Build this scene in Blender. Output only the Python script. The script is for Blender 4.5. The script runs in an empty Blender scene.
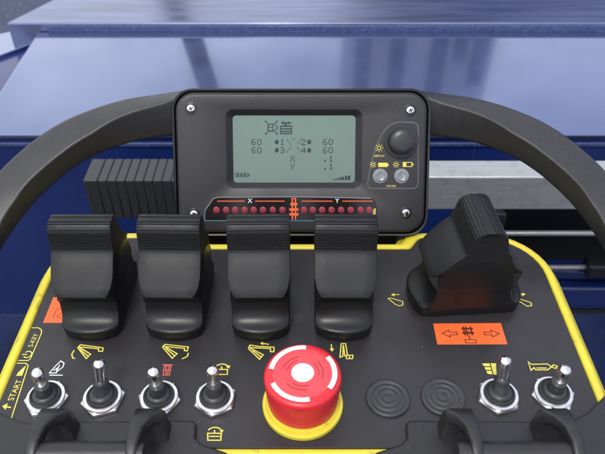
import bpy, bmesh, math, random
from mathutils import Vector, Matrix
random.seed(7)
SC = bpy.context.scene
COL = SC.collection
S = 0.00125            # one drawing unit in metres
R = math.radians

# ------------------------------------------------------------------ camera
cam_d = bpy.data.cameras.new('camera')
cam = bpy.data.objects.new('camera', cam_d)
COL.objects.link(cam)
cam.location = Vector((0, -161, 230)) * S
cam.rotation_euler = (R(90 - 40.1), 0, 0)
cam_d.sensor_width = 36.0
cam_d.lens = 36.0 * 650 / 605
cam_d.clip_start = 0.01
cam_d.clip_end = 500
SC.camera = cam
cam_d.dof.use_dof = True
cam_d.dof.focus_distance = 310 * S
cam_d.dof.aperture_fstop = 20.0

# ------------------------------------------------------------------ sky and sun
SUN_EL, SUN_AZ = 58, 200          # azimuth clockwise from +Y
world = bpy.data.worlds.new('World')
SC.world = world
world.use_nodes = True
nt = world.node_tree
for n in list(nt.nodes):
    nt.nodes.remove(n)
out = nt.nodes.new('ShaderNodeOutputWorld')
bg = nt.nodes.new('ShaderNodeBackground')
bg.inputs['Strength'].default_value = 0.13
sky = nt.nodes.new('ShaderNodeTexSky')
sky.sky_type = 'NISHITA'
sky.sun_disc = False
sky.sun_elevation = R(SUN_EL)
sky.sun_rotation = R(SUN_AZ)
sky.air_density = 1.0
sky.dust_density = 3.0
sky.ozone_density = 1.0
tc = nt.nodes.new('ShaderNodeTexCoord')
mp = nt.nodes.new('ShaderNodeMapping')
mp.inputs['Scale'].default_value = (1, 1, 2.2)
nz = nt.nodes.new('ShaderNodeTexNoise')
nz.inputs['Scale'].default_value = 2.6
nz.inputs['Detail'].default_value = 7
nz.inputs['Roughness'].default_value = 0.55
rp = nt.nodes.new('ShaderNodeValToRGB')
rp.color_ramp.elements[0].position = 0.25
rp.color_ramp.elements[0].color = (0, 0, 0, 1)
rp.color_ramp.elements[1].position = 0.52
rp.color_ramp.elements[1].color = (1, 1, 1, 1)
mx = nt.nodes.new('ShaderNodeMix')
mx.data_type = 'RGBA'
sx_ = nt.nodes.new('ShaderNodeSeparateXYZ')          # the cloud is brighter to the left, thicker and bluer to the right
mr_ = nt.nodes.new('ShaderNodeMapRange')
mr_.inputs[1].default_value = -0.25
mr_.inputs[2].default_value = 0.45
cl = nt.nodes.new('ShaderNodeMix')
cl.data_type = 'RGBA'
cl.inputs[6].default_value = (9.0, 9.35, 10.0, 1)
cl.inputs[7].default_value = (5.9, 6.25, 7.8, 1)
nt.links.new(tc.outputs['Generated'], sx_.inputs[0])
nt.links.new(sx_.outputs[0], mr_.inputs[0])
nt.links.new(mr_.outputs[0], cl.inputs[0])
nt.links.new(cl.outputs[2], mx.inputs[7])
nt.links.new(tc.outputs['Generated'], mp.inputs['Vector'])
nt.links.new(mp.outputs['Vector'], nz.inputs['Vector'])
nt.links.new(nz.outputs['Fac'], rp.inputs['Fac'])
nt.links.new(rp.outputs['Color'], mx.inputs[0])
nt.links.new(sky.outputs['Color'], mx.inputs[6])
nt.links.new(mx.outputs[2], bg.inputs['Color'])
nt.links.new(bg.outputs['Background'], out.inputs['Surface'])

sun_d = bpy.data.lights.new('sun', 'SUN')
sun_d.energy = 1.5
sun_d.angle = R(12)
sun_d.color = (1.0, 0.98, 0.95)
sun = bpy.data.objects.new('sun', sun_d)
COL.objects.link(sun)
az, el = R(SUN_AZ), R(SUN_EL)
sd = Vector((math.sin(az) * math.cos(el), math.cos(az) * math.cos(el), math.sin(el)))
sun.rotation_euler = (-sd).to_track_quat('-Z', 'Y').to_euler()
sun.location = sd * 5

SC.view_settings.view_transform = 'Standard'
SC.view_settings.look = 'None'
SC.view_settings.exposure = 0.35
SC.view_settings.gamma = 1.0
SC.render.engine = 'CYCLES'
SC.cycles.max_bounces = 8
SC.cycles.use_denoising = True


# ------------------------------------------------------------------ materials
def mat(name, color, rough=0.5, metal=0.0, spec=0.5, coat=0.0, coat_rough=0.05, var=0.0, var_scale=400.0,
        bump=0.0, bump_scale=3000.0, rough_var=0.0, rough_scale=60.0, dust=0.0, dust_col=(0.35, 0.34, 0.33),
        dust_scale=420.0, dust_level=0.74, aniso=None, coat_ior=1.5):
    m = bpy.data.materials.new(name)
    m.use_nodes = True
    t = m.node_tree
    b = t.nodes['Principled BSDF']
    b.inputs['Base Color'].default_value = (*color, 1)
    b.inputs['Roughness'].default_value = rough
    b.inputs['Metallic'].default_value = metal
    b.inputs['Specular IOR Level'].default_value = spec
    b.inputs['Coat Weight'].default_value = coat
    b.inputs['Coat Roughness'].default_value = coat_rough
    b.inputs['Coat IOR'].default_value = coat_ior
    c = t.nodes.new('ShaderNodeTexCoord')
    vec = c.outputs['Object']
    if aniso:
        mpn = t.nodes.new('ShaderNodeMapping')
        mpn.inputs['Scale'].default_value = aniso
        t.links.new(vec, mpn.inputs['Vector'])
        vec = mpn.outputs['Vector']
    col_out = None
    if var > 0:
        n = t.nodes.new('ShaderNodeTexNoise')
        n.inputs['Scale'].default_value = var_scale
        n.inputs['Detail'].default_value = 6
        t.links.new(vec, n.inputs['Vector'])
        mr = t.nodes.new('ShaderNodeMapRange')
        mr.inputs[1].default_value = 0.3
        mr.inputs[2].default_value = 0.7
        mr.inputs[3].default_value = 1 - var
        mr.inputs[4].default_value = 1 + var
        t.links.new(n.outputs['Fac'], mr.inputs[0])
        mm = t.nodes.new('ShaderNodeMix')
        mm.data_type = 'RGBA'
        mm.blend_type = 'MULTIPLY'
        mm.inputs[0].default_value = 1.0
        mm.inputs[6].default_value = (*color, 1)
        t.links.new(mr.outputs[0], mm.inputs[7])
        col_out = mm.outputs[2]
    if dust > 0:
        n = t.nodes.new('ShaderNodeTexNoise')
        n.inputs['Scale'].default_value = dust_scale
        n.inputs['Detail'].default_value = 3
        t.links.new(c.outputs['Object'], n.inputs['Vector'])
        r_ = t.nodes.new('ShaderNodeMapRange')
        r_.inputs[1].default_value = dust_level
        r_.inputs[2].default_value = dust_level + 0.07
        r_.inputs[4].default_value = dust
        t.links.new(n.outputs['Fac'], r_.inputs[0])
        mm = t.nodes.new('ShaderNodeMix')
        mm.data_type = 'RGBA'
        t.links.new(r_.outputs[0], mm.inputs[0])
        if col_out:
            t.links.new(col_out, mm.inputs[6])
        else:
            mm.inputs[6].default_value = (*color, 1)
        mm.inputs[7].default_value = (*dust_col, 1)
        col_out = mm.outputs[2]
    if col_out:
        t.links.new(col_out, b.inputs['Base Color'])
    if rough_var > 0:
        n = t.nodes.new('ShaderNodeTexNoise')
        n.inputs['Scale'].default_value = rough_scale
        n.inputs['Detail'].default_value = 5
        t.links.new(vec, n.inputs['Vector'])
        mr = t.nodes.new('ShaderNodeMapRange')
        mr.inputs[1].default_value = 0.3
        mr.inputs[2].default_value = 0.7
        mr.inputs[3].default_value = max(0.02, rough - rough_var)
        mr.inputs[4].default_value = min(1.0, rough + rough_var)
        t.links.new(n.outputs['Fac'], mr.inputs[0])
        t.links.new(mr.outputs[0], b.inputs['Roughness'])
    if bump > 0:
        n = t.nodes.new('ShaderNodeTexNoise')
        n.inputs['Scale'].default_value = bump_scale
        n.inputs['Detail'].default_value = 2
        t.links.new(vec, n.inputs['Vector'])
        bp = t.nodes.new('ShaderNodeBump')
        bp.inputs['Strength'].default_value = bump
        bp.inputs['Distance'].default_value = 0.0002
        t.links.new(n.outputs['Fac'], bp.inputs['Height'])
        t.links.new(bp.outputs['Normal'], b.inputs['Normal'])
    return m


M = {}
M['plate'] = mat('satin charcoal panel film', (0.0255, 0.023, 0.0245), 0.40, spec=0.45, var=0.12, var_scale=1500,
                 bump=0.12, bump_scale=2600, rough_var=0.14, rough_scale=38, dust=0.55, dust_scale=750, dust_level=0.715)
M['yellow'] = mat('yellow moulded plastic', (0.70, 0.58, 0.045), 0.38, var=0.06, var_scale=60, bump=0.05, rough_var=0.08,
                  dust=0.35, dust_col=(0.16, 0.12, 0.03), dust_scale=110, dust_level=0.61)
M['lever'] = mat('black lever plastic', (0.009, 0.009, 0.0092), 0.45, spec=0.38, var=0.15, var_scale=800, bump=0.18,
                 bump_scale=2200, rough_var=0.06, dust=0.25, dust_scale=900, dust_level=0.71)
M['boot'] = mat('black glossy lever base', (0.008, 0.008, 0.008), 0.36, spec=0.35, bump=0.06, bump_scale=900, rough_var=0.06)
M['case'] = mat('matt black casing', (0.0175, 0.0165, 0.0175), 0.44, spec=0.5, var=0.1, var_scale=900, bump=0.25,
                bump_scale=2200, rough_var=0.05, dust=0.35, dust_scale=800, dust_level=0.72)
M['gasket'] = mat('black gloss rim', (0.006, 0.006, 0.006), 0.3)
M['guard'] = mat('black moulded guard', (0.017, 0.016, 0.0165), 0.42, var=0.15, var_scale=300, bump=0.35, bump_scale=1500,
                 rough_var=0.06, dust=0.3, dust_scale=700, dust_level=0.71)
M['handle'] = mat('grey black moulded handle', (0.030, 0.029, 0.029), 0.42, var=0.1, var_scale=300, bump=0.3, bump_scale=1500, rough_var=0.06, dust=0.2,
                    dust_scale=300, dust_level=0.74)
M['lcd'] = mat('green grey liquid crystal glass', (0.120, 0.185, 0.143), 0.18, spec=0.4, coat=0.6, var=0.04, var_scale=30)
M['lcd_ink'] = mat('dark liquid crystal pixels', (0.010, 0.022, 0.022), 0.3)
M['lcd_faint'] = mat('faint liquid crystal pixels', (0.035, 0.07, 0.06), 0.3)
M['chrome'] = mat('worn bright metal', (0.78, 0.76, 0.74), 0.2, metal=1, rough_var=0.1, rough_scale=300, var=0.1, var_scale=500)
M['nickel'] = mat('satin nickel', (0.80, 0.78, 0.76), 0.34, metal=1, rough_var=0.1, rough_scale=250, var=0.12, var_scale=300,
                  dust=0.5, dust_col=(0.2, 0.17, 0.14), dust_scale=300, dust_level=0.66)
M['rubber'] = mat('dark grey rubber', (0.032, 0.033, 0.034), 0.42, var=0.15, var_scale=400, bump=0.15, bump_scale=1500)
M['red'] = mat('red mushroom plastic', (0.62, 0.018, 0.028), 0.34, var=0.05, var_scale=100, bump=0.04, rough_var=0.06)
M['red_top'] = mat('paler red plastic', (0.66, 0.055, 0.065), 0.34, var=0.06, var_scale=200, rough_var=0.06)  # slightly paler red for the flat top of the stop button
M['red_dark'] = mat('pressed darker red lines', (0.36, 0.015, 0.02), 0.45)
M['white'] = mat('worn white print', (0.74, 0.72, 0.72), 0.4, var=0.08, var_scale=300, dust=0.7, dust_col=(0.6, 0.08, 0.09), dust_scale=900, dust_level=0.63)
M['ink_yellow'] = mat('yellow print', (0.72, 0.62, 0.10), 0.5, var=0.15, var_scale=900)
M['ink_white'] = mat('white print on black', (0.72, 0.72, 0.74), 0.5)
M['ink_pale'] = mat('pale grey print', (0.30, 0.27, 0.27), 0.5)
M['ink_red'] = mat('faded red print', (0.55, 0.11, 0.075), 0.5)
M['ink_orange'] = mat('orange print', (0.75, 0.12, 0.03), 0.5)
M['ink_cyan'] = mat('cyan print', (0.06, 0.20, 0.28), 0.5)
M['ink_grey'] = mat('grey outline print', (0.11, 0.11, 0.12), 0.5)
M['ink_dark'] = mat('dark print on orange', (0.09, 0.018, 0.01), 0.5)
M['sticker'] = mat('fluorescent orange vinyl', (0.85, 0.135, 0.03), 0.4, var=0.05, var_scale=150, rough_var=0.05)
M['strip'] = mat('dark red filter window', (0.010, 0.005, 0.006), 0.22)
M['led'] = mat('unlit red lamp', (0.26, 0.022, 0.040), 0.4)
M['pill'] = mat('grey translucent key cap', (0.22, 0.23, 0.24), 0.25, var=0.25, var_scale=700)
M['knob'] = mat('black satin knob', (0.020, 0.020, 0.021), 0.35, bump=0.1, bump_scale=1500)
M['paint'] = mat('glossy blue machine paint', (0.005, 0.017, 0.105), 0.4, spec=0.4, coat=0.7, coat_rough=0.1, coat_ior=1.5,
                 var=0.2, var_scale=5, rough_var=0.1, rough_scale=8, dust=0.35, dust_col=(0.14, 0.17, 0.3),
                 dust_scale=420, dust_level=0.66)
M['paint_blue'] = mat('satin blue panel paint', (0.018, 0.06, 0.23), 0.5, spec=0.35, var=0.12, var_scale=12, rough_var=0.08, dust=0.15, dust_col=(0.15, 0.2, 0.35),
                        dust_scale=200, dust_level=0.66)
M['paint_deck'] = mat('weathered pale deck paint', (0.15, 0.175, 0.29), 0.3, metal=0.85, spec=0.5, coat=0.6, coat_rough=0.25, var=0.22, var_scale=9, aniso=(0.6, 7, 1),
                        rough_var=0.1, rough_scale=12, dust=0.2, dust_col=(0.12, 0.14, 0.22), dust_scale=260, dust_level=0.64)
M['facade'] = mat('pale render', (0.33, 0.35, 0.46), 0.8)
M['wing'] = mat('blue grey cladding', (0.014, 0.055, 0.22), 0.7)
M['darkglass'] = mat('dark window glass', (0.02, 0.04, 0.10), 0.5)
M['paint_dark'] = mat('dull navy machine paint', (0.005, 0.012, 0.055), 0.55, spec=0.15, var=0.3, var_scale=20, rough_var=0.1, dust=0.2,
                        dust_col=(0.1, 0.12, 0.2), dust_scale=300, dust_level=0.66)
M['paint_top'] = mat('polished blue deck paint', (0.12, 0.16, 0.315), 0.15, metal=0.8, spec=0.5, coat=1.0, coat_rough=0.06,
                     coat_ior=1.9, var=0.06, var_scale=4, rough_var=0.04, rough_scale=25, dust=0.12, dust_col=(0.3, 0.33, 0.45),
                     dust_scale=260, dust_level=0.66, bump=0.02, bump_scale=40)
M['paint_mid'] = mat('dusty blue machine paint', (0.035, 0.06, 0.17), 0.5, spec=0.5, coat=0.5, coat_rough=0.2, var=0.35, var_scale=170,
                     rough_var=0.1, dust=0.4, dust_col=(0.16, 0.19, 0.32), dust_scale=300, dust_level=0.58)
M['alu'] = mat('brushed aluminium', (0.44, 0.45, 0.43), 0.36, metal=0.55, var=0.12, var_scale=14, aniso=(1, 40, 40), rough_var=0.08,
               rough_scale=30, dust=0.22, dust_col=(0.22, 0.21, 0.17), dust_scale=70, dust_level=0.56)
M['finblock'] = mat('grey moulded plastic', (0.026, 0.026, 0.027), 0.45, var=0.12, var_scale=300, bump=0.2, bump_scale=1200)
M['black'] = mat('black painted steel', (0.010, 0.010, 0.012), 0.5, var=0.2, var_scale=60)
M['asphalt'] = mat('blue grey asphalt', (0.038, 0.046, 0.085), 0.8, var=0.55, var_scale=75, dust=0.5, dust_col=(0.2, 0.22, 0.3),
                   dust_scale=55, dust_level=0.6)
M['boomgrey'] = mat('dark boom paint', (0.012, 0.02, 0.07), 0.4)


# ------------------------------------------------------------------ mesh helpers (all sizes in drawing units)
def obj(name, bm, m, parent=None, angle=35, bevel=0.0, seg=2):
    bmesh.ops.recalc_face_normals(bm, faces=bm.faces[:])
    me = bpy.data.meshes.new(name)
    for v in bm.verts:
        v.co *= S
    bm.to_mesh(me)
    bm.free()
    me.materials.append(M[m])
    for p in me.polygons:
        p.use_smooth = True
    me.set_sharp_from_angle(angle=R(angle))
    o = bpy.data.objects.new(name, me)
    COL.objects.link(o)
    if parent is not None:
        o.parent = parent
    if bevel:
        b = o.modifiers.new('bevel', 'BEVEL')
        b.width = bevel * S
        b.segments = seg
        b.limit_method = 'ANGLE'
        b.angle_limit = R(40)
        b.harden_normals = False
    return o


def thing(name, label, cat, loc=(0, 0, 0), group=None):
    o = bpy.data.objects.new(name, None)
    COL.objects.link(o)
    o.location = Vector(loc) * S
    o.empty_display_size = 0.02
    o['label'] = label
    o['category'] = cat
    if group:
        o['group'] = group
    return o


def rr(w, h, r, n=6, cx=0.0, cy=0.0):
    pts = []
    r = min(r, w / 2 - 1e-3, h / 2 - 1e-3)
    for k, (sx, sy) in enumerate(((1, 1), (-1, 1), (-1, -1), (1, -1))):
        for i in range(n + 1):
            a = R(90 * k + 90 * i / n)
            pts.append((cx + sx * (w / 2 - r) + r * math.cos(a), cy + sy * (h / 2 - r) + r * math.sin(a)))
    return pts


def loft(bm, loops, cap0=True, cap1=True):
    vs = [[bm.verts.new(p) for p in l] for l in loops]
    n = len(vs[0])
    for a, b in zip(vs, vs[1:]):
        for i in range(n):
            j = (i + 1) % n
            bm.faces.new((a[i], a[j], b[j], b[i]))
    if cap0:
        bm.faces.new(vs[0][::-1])
    if cap1:
        bm.faces.new(vs[-1])
    return vs


def z_loft(bm, layers, **k):
    loft(bm, [[(x, y, z) for x, y in pts] for pts, z in layers], **k)


def lathe(bm, prof, c=(0, 0, 0), n=48, frame=None):
    """prof: (radius, height); frame: (right, up, normal) vectors or None for z-up"""
    rx, ry, rz = frame or (Vector((1, 0, 0)), Vector((0, 1, 0)), Vector((0, 0, 1)))
    c = Vector(c)
    loops = []
    for r, z in prof:
        loops.append([c + rx * (r * math.cos(2 * math.pi * i / n)) + ry * (r * math.sin(2 * math.pi * i / n)) + rz * z
                      for i in range(n)])
    loft(bm, loops)


def box(bm, x0, x1, y0, y1, z0, z1):
    v = [bm.verts.new((x, y, z)) for z in (z0, z1) for x, y in ((x0, y0), (x1, y0), (x1, y1), (x0, y1))]
    for f in ((3, 2, 1, 0), (4, 5, 6, 7), (0, 1, 5, 4), (1, 2, 6, 5), (2, 3, 7, 6), (3, 0, 4, 7)):
        bm.faces.new([v[i] for i in f])


def prism(bm, pts, z0, z1):
    a = [bm.verts.new((x, y, z0)) for x, y in pts]
    b = [bm.verts.new((x, y, z1)) for x, y in pts]
    n = len(pts)
    for i in range(n):
        j = (i + 1) % n
        bm.faces.new((a[i], a[j], b[j], b[i]))
    bm.faces.new(a[::-1])
    bm.faces.new(b)


ZK = [0.0]


def ribbon(bm, pts, w, f, closed=False):
    """thin printed line along 2-D points; f maps (x, y, lift) to 3-D"""
    pts = [Vector(p) for p in pts]
    if (pts[0] - pts[-1]).length < 1e-4:
        closed = True
        pts = pts[:-1]
    n = len(pts)
    L, Rr = [], []
    ZK[0] = (ZK[0] + 0.013) % 0.08
    for i in range(n):
        a = pts[i - 1] if (i > 0 or closed) else None
        b = pts[(i + 1) % n] if (i < n - 1 or closed) else None
        d1 = (pts[i] - a).normalized() if a is not None else None
        d2 = (b - pts[i]).normalized() if b is not None else None
        if d1 is None:
            d1 = d2
        if d2 is None:
            d2 = d1
        n1 = Vector((-d1.y, d1.x))
        n2 = Vector((-d2.y, d2.x))
        m = n1 + n2
        m = m.normalized() if m.length > 1e-3 else n1
        k = 1 / max(0.45, m.dot(n1))
        o = m * (w / 2 * k)
        z = 0.12 + ZK[0] + i * 0.002
        L.append(bm.verts.new(f(pts[i].x + o.x, pts[i].y + o.y, z)))
        Rr.append(bm.verts.new(f(pts[i].x - o.x, pts[i].y - o.y, z)))
    for i in range(n if closed else n - 1):
        j = (i + 1) % n
        bm.faces.new((Rr[i], Rr[j], L[j], L[i]))


def fill(bm, pts, f, z=0.12):
    bm.faces.new([bm.verts.new(f(x, y, z)) for x, y in pts])


def flat(x, y, z):
    return (x, y, z)


def arc(cx, cy, r, a0, a1, n=14, ry=None):
    return [(cx + r * math.cos(R(a0 + (a1 - a0) * i / n)), cy + (ry or r) * math.sin(R(a0 + (a1 - a0) * i / n)))
            for i in range(n + 1)]


def text_pts(body, size, f, x, y, rot=0.0, m='ink_yellow', name='lettering', parent=None, lift=0.12, bold=0.0, align='CENTER'):
    """lettering as a flat mesh of its own; x, y, rot in the plane of f"""
    cu = bpy.data.curves.new(name, 'FONT')
    cu.body = body
    cu.size = size
    cu.align_x = align
    cu.align_y = 'CENTER'
    cu.offset = bold
    cu.resolution_u = 4
    to = bpy.data.objects.new(name, cu)
    COL.objects.link(to)
    dg = bpy.context.evaluated_depsgraph_get()
    me = bpy.data.meshes.new_from_object(to.evaluated_get(dg))
    bpy.data.objects.remove(to)
    c, s = math.cos(R(rot)), math.sin(R(rot))
    bm = bmesh.new()
    bm.from_mesh(me)
    bpy.data.meshes.remove(me)
    for v in bm.verts:
        px, py = v.co.x, v.co.y
        v.co = Vector(f(x + c * px - s * py, y + s * px + c * py, lift))
    return bm if parent == 'bm' else obj(name, bm, m, parent)


def join_into(bm, other):
    me = bpy.data.meshes.new('tmp')
    other.to_mesh(me)
    other.free()
    bm.from_mesh(me)
    bpy.data.meshes.remove(me)


# ------------------------------------------------------------------ ground
bm = bmesh.new()
g = 60000
fill(bm, [(-g, -g), (g, -g), (g, g), (-g, g)], flat, -900)
gr = obj('ground', bm, 'asphalt')
gr['kind'] = 'structure'

# ------------------------------------------------------------------ blue machine behind the remote
machine = thing('work_machine', 'glossy blue painted machine body with flat lid behind the remote control', 'machine', (0, 500, -900))
minv = Matrix.Translation(-machine.location)


def mpart(name, bm, m, parent=None, **k):
    o = obj(name, bm, m, parent or machine, **k)
    if parent is None:
        o.matrix_parent_inverse = minv
    return o


def slab(x0, x1, y0, y1, z0, z1):
    b = bmesh.new()
    box(b, x0, x1, y0, y1, z0, z1)
    return b


# body: front wall left of the opening, wall above and right of it, cavity
bm = bmesh.new()
box(bm, -520, 196, 453, 680, -890, -155)
box(bm, 196.2, 900, 453, 680, -232, -155)
mpart('body', bm, 'paint', bevel=3)
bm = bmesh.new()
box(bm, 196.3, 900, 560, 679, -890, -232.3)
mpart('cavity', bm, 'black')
bm = bmesh.new()
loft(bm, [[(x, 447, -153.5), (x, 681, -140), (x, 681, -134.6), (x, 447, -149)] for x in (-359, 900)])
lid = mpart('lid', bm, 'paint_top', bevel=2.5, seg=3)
# lip under the lid
mpart('trim_strip', slab(-356, 900, 450, 452.8, -168, -163), 'paint_mid', bevel=1)
# rear step behind the lid
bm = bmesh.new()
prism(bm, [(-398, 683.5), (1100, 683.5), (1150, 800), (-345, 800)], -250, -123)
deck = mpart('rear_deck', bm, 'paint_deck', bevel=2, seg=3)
mpart('deck_riser', slab(-345, 1100, 681.2, 683.4, -146, -126), 'paint_mid', bevel=0.8)
# pale side tray left of the lid
bm = bmesh.new()
prism(bm, [(-470, 560), (-400, 643), (-362, 690), (-342, 693), (-391, 717), (-412, 720), (-520, 640)], -156, -150)
mpart('side_tray', bm, 'paint_top', bevel=1)
# louvre bars inside the opening at the right
bm = bmesh.new()
box(bm, 240, 700, 437, 442.5, -288.5, -283.2)
bar = mpart('louvre_bar', bm, 'alu', bevel=1.5)
bm = bmesh.new()
box(bm, 300, 362, 437, 442.5, -345.5, -340.2)
mpart('louvre_bar', bm, 'alu', bevel=1.5)
mpart('bar_clamp', slab(360, 430, 428, 452, -352, -332), 'black', bevel=3)
bm = bmesh.new()
prism(bm, [(212, 425), (238, 425), (228, 460), (202, 460)], -330, -244)
mpart('bracket', bm, 'black', bevel=2)
bm = bmesh.new()
for z0, z1, y in ((-372, -356, 446), (-420, -380, 438), (-520, -432, 430)):
    box(bm, 197, 900, y, 470, z0, z1)
mpart('grille_slats', bm, 'paint', bevel=3)
mpart('grille_rail', slab(197, 900, 426, 446, -431, -421.5), 'black', bevel=2)
# lower ledge that carries the remote, standing on the ground
bm = bmesh.new()
box(bm, -420, 420, -120, 105, -74, -60)
mpart('ledge', bm, 'paint_dark', bevel=4)
bm = bmesh.new()
box(bm, -380, 380, -80, 70, -890, -74.2)
box(bm, -380, 380, 70.2, 452.8, -890, -640)
mpart('pedestal', bm, 'paint')
# the machine's boom, rising beyond the deck; the lid mirrors it
bm = bmesh.new()
p0, p1 = Vector((-330, 1200, -300)), Vector((-175, 1200, 620))
d = (p1 - p0).normalized()
rx = d.cross(Vector((0, 1, 0))).normalized()
loft(bm, [[tuple(p + rx * (a * 17) + Vector((0, b * 25, 0))) for a, b in ((-1, -1), (1, -1), (1, 1), (-1, 1))] for p in (p0, p1)])
mpart('boom', bm, 'boomgrey')
bm = bmesh.new()
box(bm, -500, 700, 1140, 1260, -890, -301)
mpart('boom_base', bm, 'boomgrey')

# ------------------------------------------------------------------ building that the lid and deck mirror
bld = thing('office_building', 'tall pale building with dark vertical window strips mirrored in the blue lid', 'building', (5000, 17000, -900))
binv = Matrix.Translation(-bld.location)


def bpart(name, b, m, **k):
    o = obj(name, b, m, bld, **k)
    o.matrix_parent_inverse = binv
    return o


bpart('tower', slab(1300, 5400, 16000, 19000, -890, 12600), 'facade')
bpart('low_wing', slab(3300, 18000, 14500, 15900, -890, 7100), 'wing')
for x, w, z0, z1 in ((1500, 420, 6000, 12200), (2050, 300, 3000, 9000), (2480, 420, 5200, 11000), (3120, 380, 2000, 8200), (3620, 440, 6400, 12300), (4260, 360, 3400, 9800), (4800, 420, 1500, 10600)):
    bpart('window_strip', slab(x, x + w, 15940, 15999, z0, z1), 'darkglass')

# ------------------------------------------------------------------ aluminium rail
rail = thing('aluminium_rail', 'bare aluminium box rail with ribbed grey end block behind the display', 'rail', (100, 313, -138))
rinv = Matrix.Translation(-rail.location)
bm = bmesh.new()
z_loft(bm, [([(x, y) for x, y in ((-97.5, 300), (900, 300), (900, 326), (-97.5, 326))], z) for z in (-138, -101.3)])
o = obj('rail_profile', bm, 'alu', rail, bevel=1.6, seg=3)
o.matrix_parent_inverse = rinv
bm = bmesh.new()
# ribbed end block: a smooth end plate and eight ribs on a core
box(bm, -186, -98, 296.2, 327.3, -142.8, -102.7)
box(bm, -190, -178, 295, 328.5, -144, -101.5)
for k in range(10):
    x = -177.4 + 8 * k
    box(bm, x, x + 7.55, 295, 328.5, -144, -101.5)
o = obj('end_block', bm, 'finblock', rail, bevel=0.8)
o.matrix_parent_inverse = rinv
bm = bmesh.new()
box(bm, 30, 60, 326.2, 452.6, -136, -106)
o = obj('rail_bracket', bm, 'black', rail)
o.matrix_parent_inverse = rinv

# ------------------------------------------------------------------ the remote control
remote = thing('remote_control', 'black and yellow radio remote control with levers, switches and red stop button', 'remote control',
               (-1.5, 40, -60))
inv = Matrix.Translation(-remote.location)


def part(name, bm, m, **k):
    o = obj(name, bm, m, remote, **k)
    o.matrix_parent_inverse = inv
    return o


def sub(name, bm, m, parent, **k):
    return obj(name, bm, m, parent, **k)


# housing outline: rounded rectangle with a shallow notch behind
def outline(inset, n=10):
    x0, x1, y0, y1 = -131 + inset, 128 - inset, -27 + inset, 108 - inset
    yn, xn = 99 - inset, 55 + inset
    r = 33 - inset
    rf = 14
    pts = []
    for i in range(n + 1):
        a = R(90 * i / n)
        pts.append((x1 - r + r * math.cos(a), y1 - r + r * math.sin(a)))
    for i in range(6):                                # soft step down into the notch
        t = i / 5
        pts.append((xn + 4 - 8 * t, y1 - (y1 - yn) * (3 * t * t - 2 * t * t * t)))
    for i in range(6):
        t = i / 5
        pts.append((-xn + 4 - 8 * t - 2, yn + (y1 - yn) * (3 * t * t - 2 * t * t * t)))
    for i in range(n + 1):
        a = R(90 + 90 * i / n)
        pts.append((x0 + r + r * math.cos(a), y1 - r + r * math.sin(a)))
    for i in range(n + 1):
        a = R(180 + 90 * i / n)
        pts.append((x0 + rf + rf * math.cos(a), y0 + rf + rf * math.sin(a)))
    for i in range(n + 1):
        a = R(270 + 90 * i / n)
        pts.append((x1 - rf + rf * math.cos(a), y0 + rf + rf * math.sin(a)))
    return pts


bm = bmesh.new()
z_loft(bm, [(outline(-1.0), -60), (outline(-3.4), -56), (outline(-3.4), -7), (outline(-3.0), -5.6), (outline(-2.0), -4.6), (outline(-0.9), -3.6), (outline(-0.4), -2.4), (outline(0.1), -1.2), (outline(1.0), -0.2), (outline(2.0), 0.4),
            (outline(3.3), 0.55), (outline(4.3), 0.2), (outline(4.7), -0.6), (outline(4.9), -2.0)])
part('housing', bm, 'yellow', angle=50)

bm = bmesh.new()
z_loft(bm, [(outline(5.0), -3.0), (outline(5.0), -0.25), (outline(5.25), 0.0)])
plate = part('faceplate', bm, 'plate', angle=30)

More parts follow.
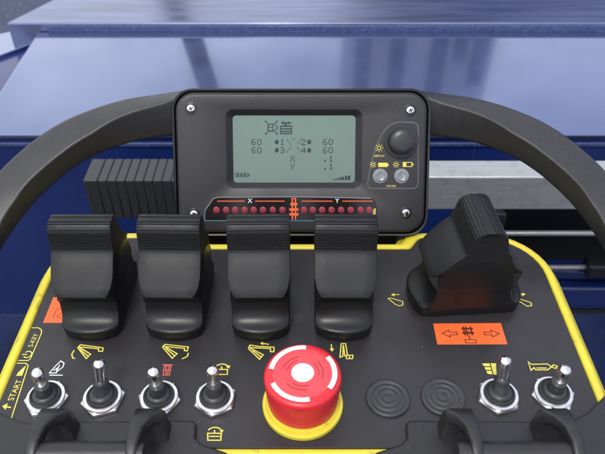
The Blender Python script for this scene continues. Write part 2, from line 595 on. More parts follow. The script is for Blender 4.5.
# ------------------------------------------------ pictograms on the faceplate
ICON = {
 'boom_pictogram': [
  ('ink_yellow', 0.55, [([(-102.3, 26.3), (-102.8, 24.0), (-101.7, 21.8), (-100.7, 21.6)], 0), ([(-101.1, 27.7), (-100.4, 29.4), (-90.1, 27.7), (-89.6, 27.4), (-89.5, 25.7), (-91.2, 25.7), (-91.6, 27.1), (-101.0, 28.2)], 0), ([(-101.1, 27.7), (-95.7, 21.6), (-94.4, 24.0), (-100.8, 28.2)], 0), ([(-100.0, 26.9), (-95.2, 22.9)], 0)]),
  ('ink_yellow', 0.55, [([(-50.9, 24.7), (-51.2, 22.7), (-53.3, 21.4)], 0), ([(-63.0, 28.1), (-62.2, 29.6), (-51.4, 28.1), (-51.6, 25.8), (-52.9, 26.0), (-53.0, 27.3), (-62.6, 28.4)], 0), ([(-63.0, 28.1), (-57.7, 21.8), (-55.9, 24.3), (-62.7, 28.9)], 0), ([(-61.6, 27.5), (-56.9, 23.2)], 0)]),
  ('ink_yellow', 0.55, [([(-24.4, 27.3), (-23.7, 29.2), (-19.5, 28.4), (-12.8, 28.0), (-12.8, 25.4), (-14.3, 25.4), (-14.4, 27.2), (-24.1, 27.8)], 0), ([(-24.2, 27.1), (-19.0, 21.2), (-17.5, 23.7), (-23.6, 27.5)], 0), ([(-22.4, 26.2), (-18.4, 22.4)], 0), ([(-15.2, 29.6), (-17.8, 30.1)], 0), ([(-19.2, 30.3), (-17.9, 31.1), (-17.8, 29.2)], 1)]),
  ('ink_yellow', 0.5, [([(17.5, 30.1), (19.5, 30.1), (20.0, 23.7)], 0), ([(17.5, 30.1), (16.6, 22.3), (17.9, 22.8)], 0), ([(17.9, 22.8), (18.4, 29.4)], 0), ([(18.5, 29.0), (18.8, 23.0), (19.6, 23.0)], 0), ([(19.4, 23.4), (22.4, 23.5), (22.1, 21.5), (19.5, 21.5), (19.4, 23.4)], 0), ([(20.9, 23.4), (20.8, 21.5)], 0), ([(13.0, 29.8), (13.1, 27.1)], 0), ([(12.2, 27.3), (14.3, 27.3), (13.2, 25.4)], 1)])],
 'platform_pictogram': [
  ('ink_red', 0.5, [([(-61.4, 18.2), (-56.8, 18.2)], 0), ([(-60.5, 17.7), (-57.6, 17.7), (-57.5, 12.6), (-60.2, 12.6), (-60.5, 17.7)], 0), ([(-60.2, 15.3), (-57.7, 15.3)], 0), ([(-59.7, 17.7), (-59.0, 12.6)], 0), ([(-58.4, 17.7), (-58.4, 12.6)], 0)])],
 'rotation_pictogram': [
  ('ink_yellow', 0.55, [(arc(-35.2, 15.0, 3.6, 148, 42, 8), 0), ([(-37.0, 15.7), (-37.0, 13.0), (-32.5, 13.0), (-32.7, 15.7), (-37.0, 15.7)], 0), ([(-35.4, 17.3), (-35.2, 15.7)], 0), ([(-31.7, 17.9), (-33.6, 17.2), (-31.9, 16.1)], 1)]),
  ('ink_yellow', 0.5, [(arc(-35.1, -16.4, 3.4, 142, 42, 8), 0), ([(-31.6, -14.0), (-33.3, -14.5), (-32.0, -15.4)], 1), ([(-37.8, -15.7), (-32.4, -15.7), (-32.3, -18.8), (-37.4, -18.8), (-37.8, -15.7)], 0), ([(-37.0, -17.1), (-32.9, -17.1)], 0), ([(-35.2, -14.2), (-35.1, -15.7)], 0)])],
 'descent_pictogram': [
  ('ink_white', 0.5, [([(-109.8, 13.7), (-107.9, 18.0), (-106.6, 20.3), (-104.8, 19.0), (-104.8, 16.9), (-106.6, 14.5), (-106.6, 18.2)], 0), ([(-108.3, 15.0), (-107.1, 16.4), (-106.7, 13.8), (-109.8, 13.7)], 0), ([(-109.4, 12.6), (-103.6, 12.6)], 0)])],
 'spray_pictogram': [
  ('ink_yellow', 0.45, [([(78.9, 18.9), (82.2, 18.95), (82.2, 17.4), (79.4, 17.5)], 1), ([(79.6, 16.9), (82.2, 16.9), (82.2, 15.4), (79.75, 15.5)], 1), ([(79.9, 14.9), (82.2, 14.9), (82.2, 13.0), (80.2, 13.4)], 1), ([(82.7, 19.0), (85.1, 19.0), (83.9, 12.8), (82.7, 12.9)], 1)])],
 'horn_pictogram': [
  ('ink_yellow', 0.5, [([(99.4, 19.8), (100.4, 18.4), (107.6, 18.6), (108.8, 17.0), (106.7, 15.4), (101.5, 15.4), (101.2, 16.6), (99.4, 15.2), (99.4, 19.8)], 0), ([(102.1, 16.4), (106.6, 16.4)], 0), ([(108.8, 17.0), (110.1, 18.2), (111.5, 17.4), (110.5, 16.2), (108.8, 17.0)], 0)])],
 'outrigger_pictogram': [
  ('ink_yellow', 0.5, [([(47.3, 60.7), (44.9, 60.7)], 0), ([(43.2, 60.5), (45.0, 61.8), (44.8, 59.5)], 1), ([(41.6, 58.1), (42.9, 58.4), (48.4, 56.1), (48.2, 53.8), (46.4, 53.2), (44.6, 54.3), (41.6, 58.1)], 0)]),
  ('ink_yellow', 0.5, [([(105.0, 60.9), (107.6, 60.9)], 0), ([(109.1, 60.9), (107.7, 62.1), (107.0, 59.6)], 1), ([(103.2, 57.9), (104.6, 58.2), (110.2, 55.3), (109.9, 53.3), (107.7, 53.0), (103.2, 57.9)], 0)])],
}
for nm, lst in ICON.items():
    for ink, w, strokes in lst:
        bm = bmesh.new()
        for pts, filled in strokes:
            if filled:
                fill(bm, pts, flat, 0.12 + random.random() * 0.05)
            else:
                ribbon(bm, pts, w, flat)
        sub(nm, bm, ink, plate)

# start / key legend along the left edge
bm = bmesh.new()
ribbon(bm, [(-125.6, 39.4), (-122.4, 39.4), (-120.6, 38.2), (-120.0, 36.0), (-120.4, 21.5), (-121.0, 20.5), (-125.4, 20.5)], 0.45, flat)
ribbon(bm, [(-125.6, 19.0), (-121.6, 19.0), (-120.1, 17.6), (-119.2, 4), (-118.4, -9.6)], 0.45, flat)
ribbon(bm, [(-120.4, -3.7), (-122.4, -3.3)], 0.6, flat)
fill(bm, [(-124.3, -3.0), (-122.4, -1.6), (-122.2, -4.8)], flat)
fill(bm, [(-123.6, 12.2), (-123.4, 14.0), (-121.2, 18.0), (-121.0, 12.4)], flat, 0.14)
ribbon(bm, arc(-122.4, 23.9, 1.75, 220, 500), 0.5, flat)
ribbon(bm, [(-124.9, 23.9), (-122.6, 23.9)], 0.5, flat)
join_into(bm, text_pts('START', 3.6, flat, -121.5, 4.9, 88, parent='bm'))
join_into(bm, text_pts('S-KEY', 3.1, flat, -122.4, 32.0, 88, parent='bm'))
sub('start_legend', bm, 'ink_yellow', plate)

# orange stickers
bm = bmesh.new()
fill(bm, [(61.0, 29.6), (92.7, 29.7), (92.7, 42.4), (61.0, 42.1)], flat, 0.08)
st = sub('sticker', bm, 'sticker', plate)
st['label'] = 'orange direction sticker in front of the sideways lever'
bm = bmesh.new()
for dx, s in ((68.4, 1), (86.2, -1)):
    ribbon(bm, [(dx - 4.2 * s, 36.0), (dx - 0.8 * s, 38.1), (dx - 0.8 * s, 36.8), (dx + 2.6 * s, 36.8), (dx + 2.6 * s, 35.2),
                (dx - 0.8 * s, 35.2), (dx - 0.8 * s, 33.9), (dx - 4.2 * s, 36.0)], 0.4, flat)
for x in (74.6, 75.7, 77.9):
    fill(bm, [(x - 0.35, 34.9), (x + 0.35, 34.9), (x + 0.35, 40.2), (x - 0.35, 40.2)], flat, 0.15)
fill(bm, [(73.6, 35.8), (78.9, 35.8), (78.9, 37.0), (73.6, 37.0)], flat, 0.17)
fill(bm, [(73.6, 38.4), (78.9, 38.4), (78.9, 39.4), (73.6, 39.4)], flat, 0.17)
ribbon(bm, [(76.3, 34.9), (76.3, 32.6)], 0.5, flat)
ribbon(bm, [(74.0, 32.4), (78.9, 32.4), (78.9, 30.5), (74.0, 30.5), (74.0, 32.4)], 0.4, flat)
sub('sticker_print', bm, 'ink_dark', plate)
bm = bmesh.new()
fill(bm, [(-121.3, 42.5), (-107.5, 42.5), (-107.5, 58.9), (-121.3, 58.9)], flat, 0.08)
st = sub('sticker', bm, 'sticker', plate)
st['label'] = 'orange sticker half hidden beside the leftmost lever'
bm = bmesh.new()
ribbon(bm, [(-117.5, 45.5), (-117.5, 50), (-115.5, 52.5), (-113.8, 49), (-116, 46.5), (-113.5, 45.3)], 0.4, flat)
ribbon(bm, [(-116.5, 53.5), (-113.5, 55.5)], 0.4, flat)
sub('sticker_print', bm, 'ink_orange', plate)
M['ink_orange_dark'] = mat('dark orange print', (0.4, 0.05, 0.01), 0.5)
bpy.data.objects['sticker_print.001'].data.materials[0] = M['ink_orange_dark']

# ------------------------------------------------ levers
def knob_outline():
    """half profile of the ribbed knob from the shoulder to the crest, with grip grooves"""
    base = [(7.6, 39.2), (6.9, 42), (6.4, 45), (5.9, 47.6), (5.0, 49.6), (3.7, 50.8), (2.0, 51.5), (0.0, 51.7)]
    seg = [math.dist(a, b) for a, b in zip(base, base[1:])]
    total = sum(seg)

    def at(d):
        for (a, b), l in zip(zip(base, base[1:]), seg):
            if d <= l:
                t = d / l
                tx, tz = (b[0] - a[0]) / l, (b[1] - a[1]) / l
                return (a[0] + (b[0] - a[0]) * t, a[1] + (b[1] - a[1]) * t), (tz, -tx)
            d -= l
        return base[-1], (0, 1)
    res = []
    step = 1.3
    d = 0.0
    while d + step < total + 0.3:
        for f, k in ((0.0, 0.0), (0.62, 0.0), (0.70, 0.42), (0.92, 0.42)):
            q = d + step * f
            if q < total - 0.15:
                (x, z_), (nx, nz_) = at(q)
                res.append((x - nx * k, z_ - nz_ * k))
        d += step
    return res


HALF = [(21.0, 24.0), (20.5, 25.0), (18.5, 27.2), (15.5, 30.6), (12.5, 34.0), (10.0, 36.6), (8.4, 38.2)] + knob_outline()


def grip_half_width(z):
    if z >= 33:
        return 13.7
    if z < 24:
        return min(13.3, 10.7 + (24 - z) * 0.42)
    t = min(1, (33 - z) / 9)
    return 13.7 - 3.0 * t ** 2.5


def grip_mesh():
    bm = bmesh.new()
    under = [(20.6, 23.0), (19.3, 20.8), (17.9, 18.6), (16.7, 16.9), (9, 16.6)]
    half = under[::-1] + HALF
    prof = half + [(-a, b) for a, b in half[::-1]]
    n = len(half)
    cz = 33.0
    stations = [-1, -0.99, -0.95, -0.6, 0, 0.6, 0.95, 0.99, 1]
    sh = [0.7, 0.25, 0, 0, 0, 0, 0, 0.25, 0.7]
    cols = []
    for s, d in zip(stations, sh):
        c = []
        for a, b in prof:
            hw = grip_half_width(b)
            ln = math.hypot(a, b - cz) or 1
            c.append(bm.verts.new((s * hw, a - a / ln * d, b - (b - cz) / ln * d)))
        cols.append(c)
    m = len(prof)
    for c0, c1 in zip(cols, cols[1:]):
        for i in range(m):
            j = (i + 1) % m
            bm.faces.new((c0[i], c0[j], c1[j], c1[i]))
    for c in (cols[0], cols[-1]):
        for i in range(n - 1):
            bm.faces.new((c[i], c[i + 1], c[m - 2 - i], c[m - 1 - i]))
    return bm


def boot_plan(hx, ue, bulge, n=12):
    pts = []
    for sgn in (1, -1):
        for i in range(n + 1):
            a = R(180 * i / n)
            x = hx * math.cos(a)
            r = min(1, abs(math.sin(a)) * 9)
            pts.append((sgn * x, sgn * (ue - 1.6 * (1 - r) ** 2 + bulge * math.sin(a) ** 0.9)))
    return pts


def boot_mesh():
    bm = bmesh.new()
    z_loft(bm, [(boot_plan(*p), z) for z, p in ((0.02, (12.6, 18.2, 6.8)), (0.8, (13, 18.6, 7.0)), (5.6, (13.3, 19, 7.1)), (6.4, (13.3, 18.9, 6.8)), (6.9, (13.25, 18.7, 6.0)), (7.3, (13.2, 18.4, 4.8)),
                                                (8.4, (13.2, 17.8, 2.8)), (10.5, (13.2, 17, 1.5)), (14, (13.2, 16.4, 0.6)), (19, (13.2, 16.6, 0.2)), (23, (13.0, 16.6, 0)), (26, (13.2, 16.0, 0)),
                                                (29, (13.6, 14.4, 0)), (31, (13.73, 12.6, 0)), (34, (13.73, 9.4, 0)), (37, (13.6, 6.2, 0)))])
    return bm


lever0 = part('lever', grip_mesh(), 'lever', angle=28)
sub('boot', boot_mesh(), 'boot', lever0, angle=40)


def place(o, loc, rz=0.0, rx=0.0, ry=0.0):
    o.location = Vector(loc) * S
    o.rotation_euler = (R(rx), R(ry), R(rz))


def dup(o):
    c = o.copy()
    COL.objects.link(c)
    for ch in list(o.children):
        k = ch.copy()
        COL.objects.link(k)
        k.parent = c
    return c


place(lever0, (-96.3, 56.8, 0))
for x in (-57.6, -19.2, 19.2):
    place(dup(lever0), (x + random.uniform(-0.3, 0.3), 56.8, 0), random.uniform(-1.3, 1.3))
side_lever = dup(lever0)
place(side_lever, (77.6, 60.8, 0), 94)
side_lever.scale = (1.04, 1.04, 1.0)
side_lever.data = side_lever.data.copy()              # its knob is thicker and leans to the right
for v in side_lever.data.vertices:
    t = min(1, max(0, (v.co.z / S - 31) / 9))
    t = t * t * (3 - 2 * t)
    v.co.y = v.co.y * (1 + 0.22 * t) - 1.9 * S * t
side_lever['label'] = 'black lever turned sideways behind the orange sticker'

# ------------------------------------------------ emergency stop button
bm = bmesh.new()
lathe(bm, [(14.3, 5.0), (14.4, 6.0), (15.35, 18.4), (15.4, 19.6), (15.15, 20.6), (14.5, 21.25), (13.0, 21.55), (11.7, 21.6)], n=72)
stop = part('emergency_stop_button', bm, 'red', angle=40)
place(stop, (0.1, -2.6, 0))
bm = bmesh.new()
lathe(bm, [(16.4, 0.02), (16.6, 0.4), (16.6, 2.2), (16.2, 2.8), (15.2, 2.9), (15.05, 2.5), (14.6, 2.5), (14.4, 3.0), (13.6, 3.2), (13.2, 5.2)], n=72)
sub('collar', bm, 'yellow', stop, angle=30)
bm = bmesh.new()
lathe(bm, [(11.9, 21.5), (11.9, 21.72), (11.6, 21.8), (5.2, 21.85), (5.0, 21.8)], n=64)
sub('top_disc', bm, 'red_top', stop)
for a0, a1, head in ((172, 84, -1), (38, -36, -1), (203, 282, 1)):
    bm = bmesh.new()
    ribbon(bm, arc(0, 0, 12.6, a0, a1, 18), 2.0, lambda x, y, z: (x, y, 21.74 + z))
    sub('turn_arrow', bm, 'white', stop)
bm = bmesh.new()
for a in (100, 220, 340):
    ribbon(bm, arc(0, 0, 8.0, a, a + 62, 12), 0.35, lambda x, y, z: (x, y, 21.8 + z))
    ribbon(bm, arc(0, 0, 6.3, a + 10, a + 70, 12), 0.3, lambda x, y, z: (x, y, 21.8 + z))
sub('release_marks', bm, 'red_dark', stop)
bm = bmesh.new()
lathe(bm, [(4.5, 21.8), (4.5, 22.1), (4.2, 22.3), (2, 22.4), (0.2, 22.4)], n=40)
sub('centre_disc', bm, 'white', stop)

# ------------------------------------------------ toggle switches


def hexagon(r, rot=0.0):
    return [(r * math.cos(R(60 * i + rot)), r * math.sin(R(60 * i + rot))) for i in range(6)]


def bat_mesh():
    bm = bmesh.new()
    lathe(bm, [(1.95, 2.5), (2.0, 6), (2.3, 11.0), (2.6, 13.8), (2.6, 14.8), (2.2, 15.9), (1.4, 16.5), (0.3, 16.7)], n=28)
    return bm


def sleeve_mesh():
    bm = bmesh.new()
    lathe(bm, [(3.9, 0.6), (3.6, 2.4), (3.35, 3.4), (3.2, 5.2), (3.25, 6.0), (2.95, 6.7), (2.2, 6.8)], n=32)
    return bm


def rubber_ring_mesh():
    bm = bmesh.new()
    lathe(bm, [(6.4, 2.3), (6.5, 3.3), (6.35, 4.0), (5.95, 4.45), (5.65, 4.4), (5.45, 3.9), (5.2, 4.0), (4.9, 4.7), (4.5, 5.2), (3.8, 5.6), (3.0, 5.9), (1, 6)], n=48)
    return bm


def washer_mesh():
    bm = bmesh.new()
    lathe(bm, [(7.95, 2.0), (7.95, 2.75), (7.7, 3.05), (6.2, 3.1), (6.0, 2.8)], n=48)
    return bm


def nut_mesh():
    bm = bmesh.new()
    z_loft(bm, [(hexagon(8.8), 0.02), (hexagon(9.05), 0.3), (hexagon(9.05), 1.7), (hexagon(8.5), 2.15)])
    return bm


# (x, y, nut turn, lean sideways, lean away)
TOG = [(-106.5, 0, 8, 3, -1), (-83.0, 0, 18, 2, 20), (-59.5, 0, -6, 0, 1), (-36.3, 0, 25, 1, 4), (81.8, 1, 16, 5, 25), (104.7, 2, 2, 2, -3)]
tog0 = part('toggle_switch', nut_mesh(), 'nickel', angle=20)
sub('washer', washer_mesh(), 'nickel', tog0)
sub('rubber_ring', rubber_ring_mesh(), 'rubber', tog0)
sl = sub('rubber_sleeve', sleeve_mesh(), 'rubber', tog0)
bt = sub('bat_handle', bat_mesh(), 'chrome', tog0)
allt = [tog0] + [dup(tog0) for _ in range(5)]
for o, (x, y, t, lx, ly) in zip(allt, TOG):
    place(o, (x, y, 0), t)
    d = Vector((math.tan(R(lx)), math.tan(R(ly)), 1)).normalized()
    d = Matrix.Rotation(-R(t), 3, 'Z') @ d
    for c in o.children:
        if c.name.startswith(('bat_handle', 'rubber_sleeve')):
            c.location = Vector((0, 0, 3.6)) * S
            c.rotation_euler = d.to_track_quat('Z', 'Y').to_euler()

# ------------------------------------------------ blank rubber buttons
bm = bmesh.new()
lathe(bm, [(9.3, 0.02), (9.3, 0.9), (9.0, 1.3), (8.2, 1.45), (7.6, 1.3), (7.2, 0.95), (6.7, 1.0), (6.3, 1.35), (5.6, 1.45), (5.2, 1.3), (4.9, 1.05),
           (4.4, 1.1), (4.0, 1.4), (3.4, 1.45), (2.6, 1.3), (2.2, 1.05), (1.8, 1.2), (0.2, 1.35)], n=56)
btn = part('rubber_button', bm, 'rubber', angle=60)
place(btn, (35.7, 0.6, 0))
place(dup(btn), (58.8, 1.2, 0), 40)

# ------------------------------------------------ display unit (leans back by 31 degrees)
T = R(31)
O = Vector((0, 101, 4))
UX, UU, UN = Vector((1, 0, 0)), Vector((0, math.sin(T), math.cos(T))), Vector((0, -math.cos(T), math.sin(T)))


def face(x, y, z):
    return tuple(O + UX * x + UU * y + UN * z)


def f_loft(bm, layers, **k):
    loft(bm, [[face(x, y, z) for x, y in pts] for pts, z in layers], **k)


cx, cy = -0.6, 37.6
lx, ly, lw, lh = -4.4, 45.05, 69.2, 39.1       # recess round the screen
n = 8
bm = bmesh.new()
f_loft(bm, [(rr(120, 62, 10, n, cx, cy), -44), (rr(129, 71, 10, n, cx, cy), -40), (rr(129, 72, 10, n, cx, cy), -5.0), (rr(130.4, 73.0, 9.5, n, cx, cy), -3.4),
            (rr(130.4, 73.0, 9.5, n, cx, cy), -1.6), (rr(129.6, 72.2, 9.2, n, cx, cy), -0.7), (rr(128.4, 71.0, 8.6, n, cx, cy), -0.12), (rr(126.6, 69.2, 8, n, cx, cy), 0),
            (rr(lw + 2.4, lh + 2.4, 4, n, lx, ly), 0.0), (rr(lw + 1.2, lh + 1.2, 3.6, n, lx, ly), -0.3), (rr(lw, lh, 3.2, n, lx, ly), -1.2),
            (rr(lw - 4.5, lh - 3.6, 2, n, lx, ly), -2.8), (rr(lw - 5.5, lh - 4.6, 1.6, n, lx, ly), -3.4)], cap1=True)
disp = part('display_unit', bm, 'case', angle=40)
# black seal between face and shell
bm = bmesh.new()
a = [(rr(133.6, 76.6, 10.6, n, cx, cy), -30), (rr(135.2, 77.6, 11, n, cx, cy), -28), (rr(135.2, 77.6, 11, n, cx, cy), -3.0), (rr(134.4, 76.8, 10.6, n, cx, cy), -2.0),
     (rr(132.6, 75.2, 10, n, cx, cy), -2.2), (rr(131.2, 73.8, 10, n, cx, cy), -3.6), (rr(128, 71, 10, n, cx, cy), -3.7)]
f_loft(bm, a, cap0=False, cap1=False)
sub('seal', bm, 'gasket', disp)
# screen
bm = bmesh.new()
f_loft(bm, [(rr(64.6, 35.0, 1.5, 3, lx, ly), -3.6), (rr(64.6, 35.0, 1.5, 3, lx, ly), -3.1)])
scr = sub('screen', bm, 'lcd', disp)

GL = {'0': '01110 10001 10001 10001 10001 10001 01110', '6': '01110 10000 10000 11110 10001 10001 01110',
      '1': '00100 01100 00100 00100 00100 00100 01110', '2': '01110 10001 00001 00110 01000 10000 11111',
      '3': '11110 00001 00001 01110 00001 00001 11110', '4': '00010 00110 01010 10010 11111 00010 00010',
      'X': '10001 10001 01010 00100 01010 10001 10001', 'Y': '10001 10001 01010 00100 00100 00100 00100',
      '*': '00000 01110 11111 01110 11111 01110 00000', '.': '00000 00000 00000 00000 00000 01100 01100',
      '^': '00100 01010 00000 00000 00000 00000 00000', '\\': '10000 10000 01000 00100 00010 00001 00001',
      '/': '00001 00001 00010 00100 01000 10000 10000'}
PP = 0.455


def pix(bm, x, y, w, h, z=0.04):
    fill(bm, [(x, y), (x + w, y), (x + w, y + h), (x, y + h)], lambda a, b, c: face(a, b, -3.1 + c), z)


def glyphs(bm, s, x, y):
    for ch in s:
        if ch in GL:
            for r_, row in enumerate(GL[ch].split()):
                for c_, b in enumerate(row):
                    if b == '1':
                        pix(bm, x + c_ * PP, y + (3 - r_) * PP - PP / 2, PP * 0.98, PP * 0.98)
        x += PP * 6.4


def lx_(px):
    return -35.9 + (px - 233) * 0.5202


def ly_(py):
    return 61.8 - (py - 117) * 0.5185


bm = bmesh.new()
for s, px, py in (('60', 250.6, 142), ('*1', 273.8, 142), ('2*', 301.0, 142), ('60', 322.8, 142), ('60', 250.6, 150.3), ('*3', 273.8, 150.3), ('4*', 301.0, 150.3),
                  ('60', 322.8, 150.3), ('X', 289.7, 158.8), ('Y', 289.7, 167), ('.1', 323.2, 158.8), ('.1', 323.2, 167)):
    glyphs(bm, s, lx_(px), ly_(py))
sub('readout', bm, 'lcd_ink', disp)
bm = bmesh.new()
for s, px, py in (('\\', 286.2, 142), ('^', 291.0, 141), ('/', 297.0, 141), ('/', 285.6, 150), ('\\', 296.4, 150)):
    glyphs(bm, s, lx_(px), ly_(py))
sub('readout', bm, 'lcd_faint', disp)
# vehicle and stack symbols, battery and signal marks


def lr(px0, py0, px1, py1):
    x0, x1, y0, y1 = lx_(px0), lx_(px1), ly_(py1), ly_(py0)
    pix(bm, x0, y0, x1 - x0, y1 - y0, 0.03 + random.random() * 0.03)


vx, vy = 225, 110


def lq(x0, y0, x1, y1, e=0.45):
    lr(vx + (x0 - e) / 4.48, vy + (y0 - e) / 4.48, vx + (x1 + e) / 4.48, vy + (y1 + e) / 4.48)


for nm, quads in (
        ('vehicle_symbol', ((188, 62, 222, 66), (188, 92, 222, 96), (188, 66, 192, 92), (210, 66, 213, 92), (222, 70, 232, 73), (222, 86, 232, 89), (229, 73, 232, 86),
                            (193, 76, 210, 79), (176, 48, 182, 53), (182, 53, 188, 59), (176, 105, 182, 110), (182, 99, 188, 105), (228, 48, 234, 53), (222, 54, 228, 60),
                            (228, 105, 234, 110), (222, 99, 228, 105))),
        ('stack_symbol', ((244, 70, 298, 75), (244, 82, 298, 87), (244, 94, 298, 99), (244, 104, 298, 108), (244, 75, 247, 104), (295, 75, 298, 104), (248, 56, 296, 59),
                          (256, 52, 262, 64), (266, 58, 274, 70), (280, 52, 286, 64))),
        ('battery_symbol', ((38, 284, 98, 286), (38, 300, 98, 302), (38, 286, 40, 300), (96, 286, 98, 300), (98, 290, 102, 297), (46, 290, 56, 297), (62, 290, 72, 297), (78, 290, 88, 297))),
        ('signal_symbol', ((485, 312, 492, 316), (496, 310, 503, 316), (508, 306, 516, 316), (520, 302, 526, 316), (529, 302, 535, 316), (540, 297, 548, 316), (552, 296, 562, 316)))):
    bm = bmesh.new()
    for q in quads:
        lq(*q)
    sub(nm, bm, 'lcd_ink', disp)

# screws
bm = bmesh.new()
fr = (UX, UU, UN)
lathe(bm, [(3.0, 0.05), (2.9, 0.12), (2.7, 0.1)], face(-57.6, 66.0, 0), 32, fr)
lathe(bm, [(2.05, 0.1), (2.05, 0.5), (1.7, 0.85), (0.9, 1.0), (0.1, 1.02)], face(-57.6, 66.0, 0), 32, fr)
scw = sub('screw', bm, 'chrome', disp)
ring = scw.data
bm = bmesh.new()
lathe(bm, [(3.1, 0.03), (3.1, 0.14), (2.95, 0.2), (2.1, 0.16)], face(-57.6, 66.0, 0), 32, fr)
wel = sub('screw_well', bm, 'gasket', disp)
bm = bmesh.new()
for a in (25, 115):
    c, s = math.cos(R(a)), math.sin(R(a))
    fill(bm, [(-57.6 + c * p - s * q, 66.0 + s * p + c * q) for p, q in ((-1.2, -0.28), (1.2, -0.28), (1.2, 0.28), (-1.2, 0.28))], face, 1.05 + a * 0.0003)
crs = sub('screw_slot', bm, 'gasket', disp)
for x, y in ((55.7, 65.1), (-57.5, 11.1), (54.7, 11.7)):
    for o in (scw, wel, crs):
        c = o.copy()
        COL.objects.link(c)
        c.location = (UX * (x + 57.6) + UU * (y - 66.0)) * S

# knob field
bm = bmesh.new()
outl = [(34.2, 27.5), (34.7, 31), (35.4, 35), (36.4, 39.5), (37.6, 44), (39.2, 48.5), (41.0, 52.4), (43.0, 55.4), (45.2, 57.5), (47.6, 58.7), (50.5, 59.2), (57.4, 59.0), (59.2, 58.2), (60.0, 56.4),
        (60.4, 40), (60.7, 27.0), (60.0, 25.4), (58.4, 24.7), (36.4, 24.7), (34.7, 25.5)]
ribbon(bm, outl + [outl[0]], 0.45, face)
sub('knob_outline', bm, 'ink_grey', disp)
bm = bmesh.new()
lathe(bm, [(9.0, 0.02), (9.0, 0.5), (8.6, 0.9), (7.2, 0.9)], face(51.2, 49.3, 0), 48, fr)
lathe(bm, [(7.0, 0.5), (6.9, 5.5), (6.5, 6.8), (5.5, 7.5), (3.5, 7.9), (0.2, 8.05)], face(51.2, 49.3, 0), 48, fr)
kn = sub('rotary_knob', bm, 'knob', disp)
bm = bmesh.new()
lathe(bm, [(3.9, 0.02), (3.8, 0.6), (3.2, 0.7)], face(40.7, 31.3, 0), 36, fr)
lathe(bm, [(3.1, 0.3), (3.0, 1.2), (2.4, 1.6), (1.6, 1.3), (0.2, 1.1)], face(40.7, 31.3, 0), 36, fr)
b1 = sub('push_button', bm, 'pill', disp)
c = b1.copy()
COL.objects.link(c)
c.location = UX * 11.2 * S


def sun_icon(bm, x, y, r):
    ribbon(bm, arc(x, y, r * 0.5, 0, 360, 12), 0.28, face)
    for k in range(8):
        a = R(45 * k)
        ribbon(bm, [(x + math.cos(a) * r * 0.75, y + math.sin(a) * r * 0.75), (x + math.cos(a) * r * 1.15, y + math.sin(a) * r * 1.15)], 0.28, face)


bm = bmesh.new()
sun_icon(bm, 39.9, 45.9, 1.9)
sun_icon(bm, 36.9, 37.2, 1.5)
sun_icon(bm, 48.9, 37.2, 1.5)
fill(bm, [(39.6, 36.0), (44.4, 36.0), (44.4, 38.2), (39.6, 38.2)], face, 0.2)
fill(bm, [(44.4, 36.6), (45.0, 36.6), (45.0, 37.7), (44.4, 37.7)], face, 0.2)
ribbon(bm, [(52.6, 36.2), (57.2, 36.2), (57.2, 38.4), (52.6, 38.4), (52.6, 36.2)], 0.35, face)
fill(bm, [(52.8, 36.4), (54.3, 36.4), (54.3, 38.2), (52.8, 38.2)], face, 0.24)
fill(bm, [(57.4, 36.8), (58.0, 36.8), (58.0, 37.8), (57.4, 37.8)], face, 0.2)
join_into(bm, text_pts('DISPLAY', 1.6, face, 39.9, 41.7, parent='bm'))
join_into(bm, text_pts('POWER', 1.4, face, 46.6, 25.9, parent='bm'))
sub('knob_legend', bm, 'ink_yellow', disp)

# tilt indicator strip with its row of unlit lamps
bm = bmesh.new()
strip = [(-51.4, 7.6), (39.4, 7.6), (39.8, 8.4), (39.2, 15.5), (38.2, 18.3), (36.0, 19.6), (0, 20.3), (-44, 20.1), (-47.0, 19.4), (-51.6, 13.0), (-52.0, 8.6)]
fill(bm, strip, face, 0.05)
ind = sub('indicator_window', bm, 'strip', disp)
bm = bmesh.new()
ribbon(bm, [(36.0, 19.6), (0, 20.3), (-44, 20.1), (-47.0, 19.4), (-51.6, 13.0)], 0.35, face)
sub('indicator_outline', bm, 'ink_pale', disp)
bm = bmesh.new()
ribbon(bm, [(-51.6, 13.0), (-52.0, 8.6), (-51.4, 7.6), (39.4, 7.6), (39.8, 8.4)], 0.4, face)
sub('indicator_outline', bm, 'ink_cyan', disp)
bm = bmesh.new()
for x0, x1 in ((-45, -30.5), (-25, -9.5), (-0.5, 15.8), (21, 37)):
    ribbon(bm, [(x0, 18.0), (x1, 18.0)], 0.5, face)
sub('indicator_line', bm, 'ink_orange', disp)
for ch, x in (('X', -27.7), ('Y', 18.3)):
    sub('axis_letter', text_pts(ch, 3.2, face, x, 18.1, parent='bm', lift=0.2, bold=0.05), 'ink_white', disp)
bm = bmesh.new()
for x, y0, y1, w in ((-5.4, 8.2, 19.6, 0.7), (-3.7, 8.2, 19.6, 0.7)):
    ribbon(bm, [(x, y0), (x, y1)], w, face)
for y, w in ((16.4, 3.6), (13.6, 4.8), (11.0, 4.8)):
    ribbon(bm, [(-4.55 - w / 2, y), (-4.55 + w / 2, y)], 1.4, face)
ribbon(bm, [(-5.8, 19.4), (-3.2, 19.4)], 0.5, face)
sub('machine_symbol', bm, 'ink_orange', disp)
bm = bmesh.new()
ribbon(bm, [(38.3, 9.5), (38.3, 14.2)], 0.6, face)
ribbon(bm, [(37.5, 9.8), (37.5, 13.6)], 0.3, face)
sub('scale_mark', bm, 'ink_yellow', disp)
bm = bmesh.new()
lathe(bm, [(1.75, 0.08), (1.7, 0.2), (1.2, 0.32), (0.1, 0.36)], face(-45.5, 13.3, 0), 24, fr)
led0 = sub('indicator_lamp', bm, 'led', disp)
for x in (-40.4, -35.6, -30.6, -25.8, -20.9, -15.7, -10.6, 0.8, 5.5, 10.4, 15.4, 20.4, 25.5, 30.8, 35.4):
    c = led0.copy()
    COL.objects.link(c)
    c.location = UX * (x + 45.5) * S
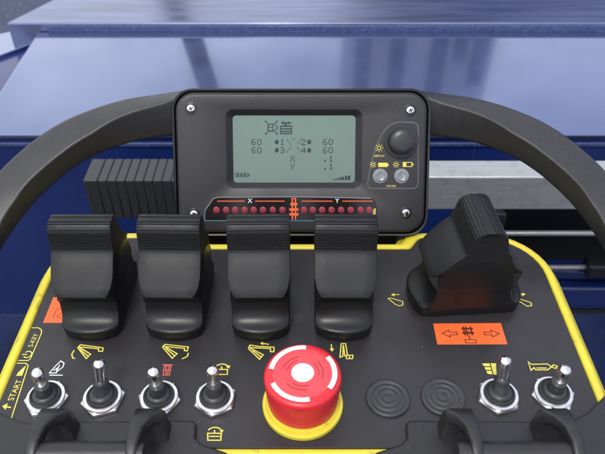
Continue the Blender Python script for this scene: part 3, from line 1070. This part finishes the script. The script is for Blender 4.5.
# mounting foot between display and housing
bm = bmesh.new()
loft(bm, [[(x, y, z) for x, y in rr(112, 40, 8, 6, -0.5, 131)] for z in (-30, 4)] + [[(x, y, z) for x, y in rr(106, 30, 8, 6, -0.5, 140)] for z in (24,)])
part('display_foot', bm, 'guard')
bm = bmesh.new()
box(bm, -40, 40, 104.5, 125, -58, -31)
part('rear_block', bm, 'black', bevel=2)


# ------------------------------------------------ hoop handles
def smooth_path(pts, n=8):
    pts = [Vector(p) for p in pts]
    q = [pts[0]] + pts + [pts[-1]]
    res = []
    for i in range(1, len(q) - 2):
        a, b, c, d = q[i - 1], q[i], q[i + 1], q[i + 2]
        for k in range(n):
            t = k / n
            res.append(0.5 * ((2 * b) + (c - a) * t + (2 * a - 5 * b + 4 * c - d) * t * t + (3 * b - a - 3 * c + d) * t ** 3))
    res.append(pts[-1])
    return res


def hoop(sx):
    path = smooth_path([(-62, 146, 52), (-72, 145, 51), (-91, 141, 50), (-107.5, 136, 47), (-122.5, 128.5, 43), (-137, 118.5, 36), (-151, 106, 26),
                        (-163, 88, 13), (-169, 62, -2), (-168, 30, -16), (-158, 4, -24), (-140, -12, -28), (-124, -16, -30)])
    bm = bmesh.new()
    loops = []
    m = len(path)
    for i, p in enumerate(path):
        t = (path[min(i + 1, m - 1)] - path[max(i - 1, 0)]).normalized()
        upv = Vector((0, 0.25, 1))
        side = t.cross(upv).normalized()          # outward / away
        up = side.cross(t).normalized()
        k = min(1, i / 34)
        ro = R(30 * min(1, i / 26))
        side, up = side * math.cos(ro) + up * math.sin(ro), up * math.cos(ro) - side * math.sin(ro)
        hw, hh = 6.0 + 3.6 * k, 11.2 - 2.6 * k
        sec = []
        for (a, b), (rxx, ryy) in zip(((1, 1), (-1, 1), (-1, -1), (1, -1)), ((3.0, 3.0), (1.3, 1.3), (4, 4), (4, 4))):
            base = {(1, 1): 0, (-1, 1): 90, (-1, -1): 180, (1, -1): 270}[(a, b)]
            for j in range(5):
                an = R(base + 90 * j / 4)
                sec.append((a * (hw - rxx) + rxx * math.cos(an), b * (hh - ryy) + ryy * math.sin(an)))
        loops.append([(sx * (p + side * x + up * y).x, (p + side * x + up * y).y, (p + side * x + up * y).z) for x, y in sec])
    loft(bm, loops)
    return part('hoop_handle', bm, 'handle', angle=32)


hoop(1)
hoop(-1)

# ------------------------------------------------ front guards with grab bars


def guard(sx):
    pts = [(41.3, -13.0), (42.0, -11.6), (43.4, -11.1), (102, -11.6), (109, -10.6), (115, -8.0), (120.5, -3.6), (124.5, -0.2), (129.5, 3.6), (136, 6), (146, 4),
           (152, -4), (152, -34), (150, -39), (145, -41.5), (24, -41.5), (19.5, -39.5), (18, -36), (18, -33), (28.5, -25.2), (38.6, -21.6), (41.0, -19.0)]
    if sx < 0:
        pts = pts[:3] + [(92, -11.7), (103, -12.4), (109, -12.4), (113, -11.4), (118, -9.2), (126, -6.2), (140, -4.5), (150, -6)] + pts[11:]
    off = 0 if sx > 0 else -1.2
    bm = bmesh.new()
    P2 = [(sx * x + off, y) for x, y in pts]
    prism(bm, P2, -20, 2.6)
    go = part('corner_guard', bm, 'guard', bevel=1.1, seg=3)
    for px in ((58.0, 94.8) if sx > 0 else (55.5, 91.8)):
        bm = bmesh.new()
        loops = []
        for y, z, w, t in ((-17, 1, 12.5, 9), (-16.3, 6, 11.5, 8), (-15.8, 10.5, 11, 7), (-17, 14.2, 10.8, 5.5), (-20, 15.6, 7.4, 5), (-24, 15.9, 5.2, 5.5), (-29, 15.2, 4.4, 7), (-34, 12.6, 4.2, 6)):
            ang = math.atan2(0, 1)
            loops.append((y, z, w, t))
        secs = []
        for i, (y, z, w, t) in enumerate(loops):
            a = loops[max(i - 1, 0)]
            b = loops[min(i + 1, len(loops) - 1)]
            d = Vector((0, b[0] - a[0], b[1] - a[1])).normalized()
            nrm = Vector((0, -d.z, d.y))
            cxp = sx * (px + 1.5) + off
            # narrow side of the claw leans outward
            secs.append([tuple(Vector((cxp + sx * (12.5 - w) * 0.5, y, z)) + Vector((1, 0, 0)) * p + nrm * q) for p, q in rr(w, t, 1.2, 3)])
        loft(bm, secs)
        sub('bar_post', bm, 'guard', go, angle=40)
    bm = bmesh.new()
    x0, x1 = sx * 57 + off, sx * 98 + off
    lo, hi = min(x0, x1), max(x0, x1)
    loft(bm, [[(x, -31.5 + 4.6 * math.cos(2 * math.pi * i / 28), 11.8 + 4.2 * math.sin(2 * math.pi * i / 28)) for i in range(28)] for x in (lo, (lo + hi) / 2, hi)])
    sub('grab_bar', bm, 'guard', go, angle=50)
    return go


guard(1)
guard(-1)
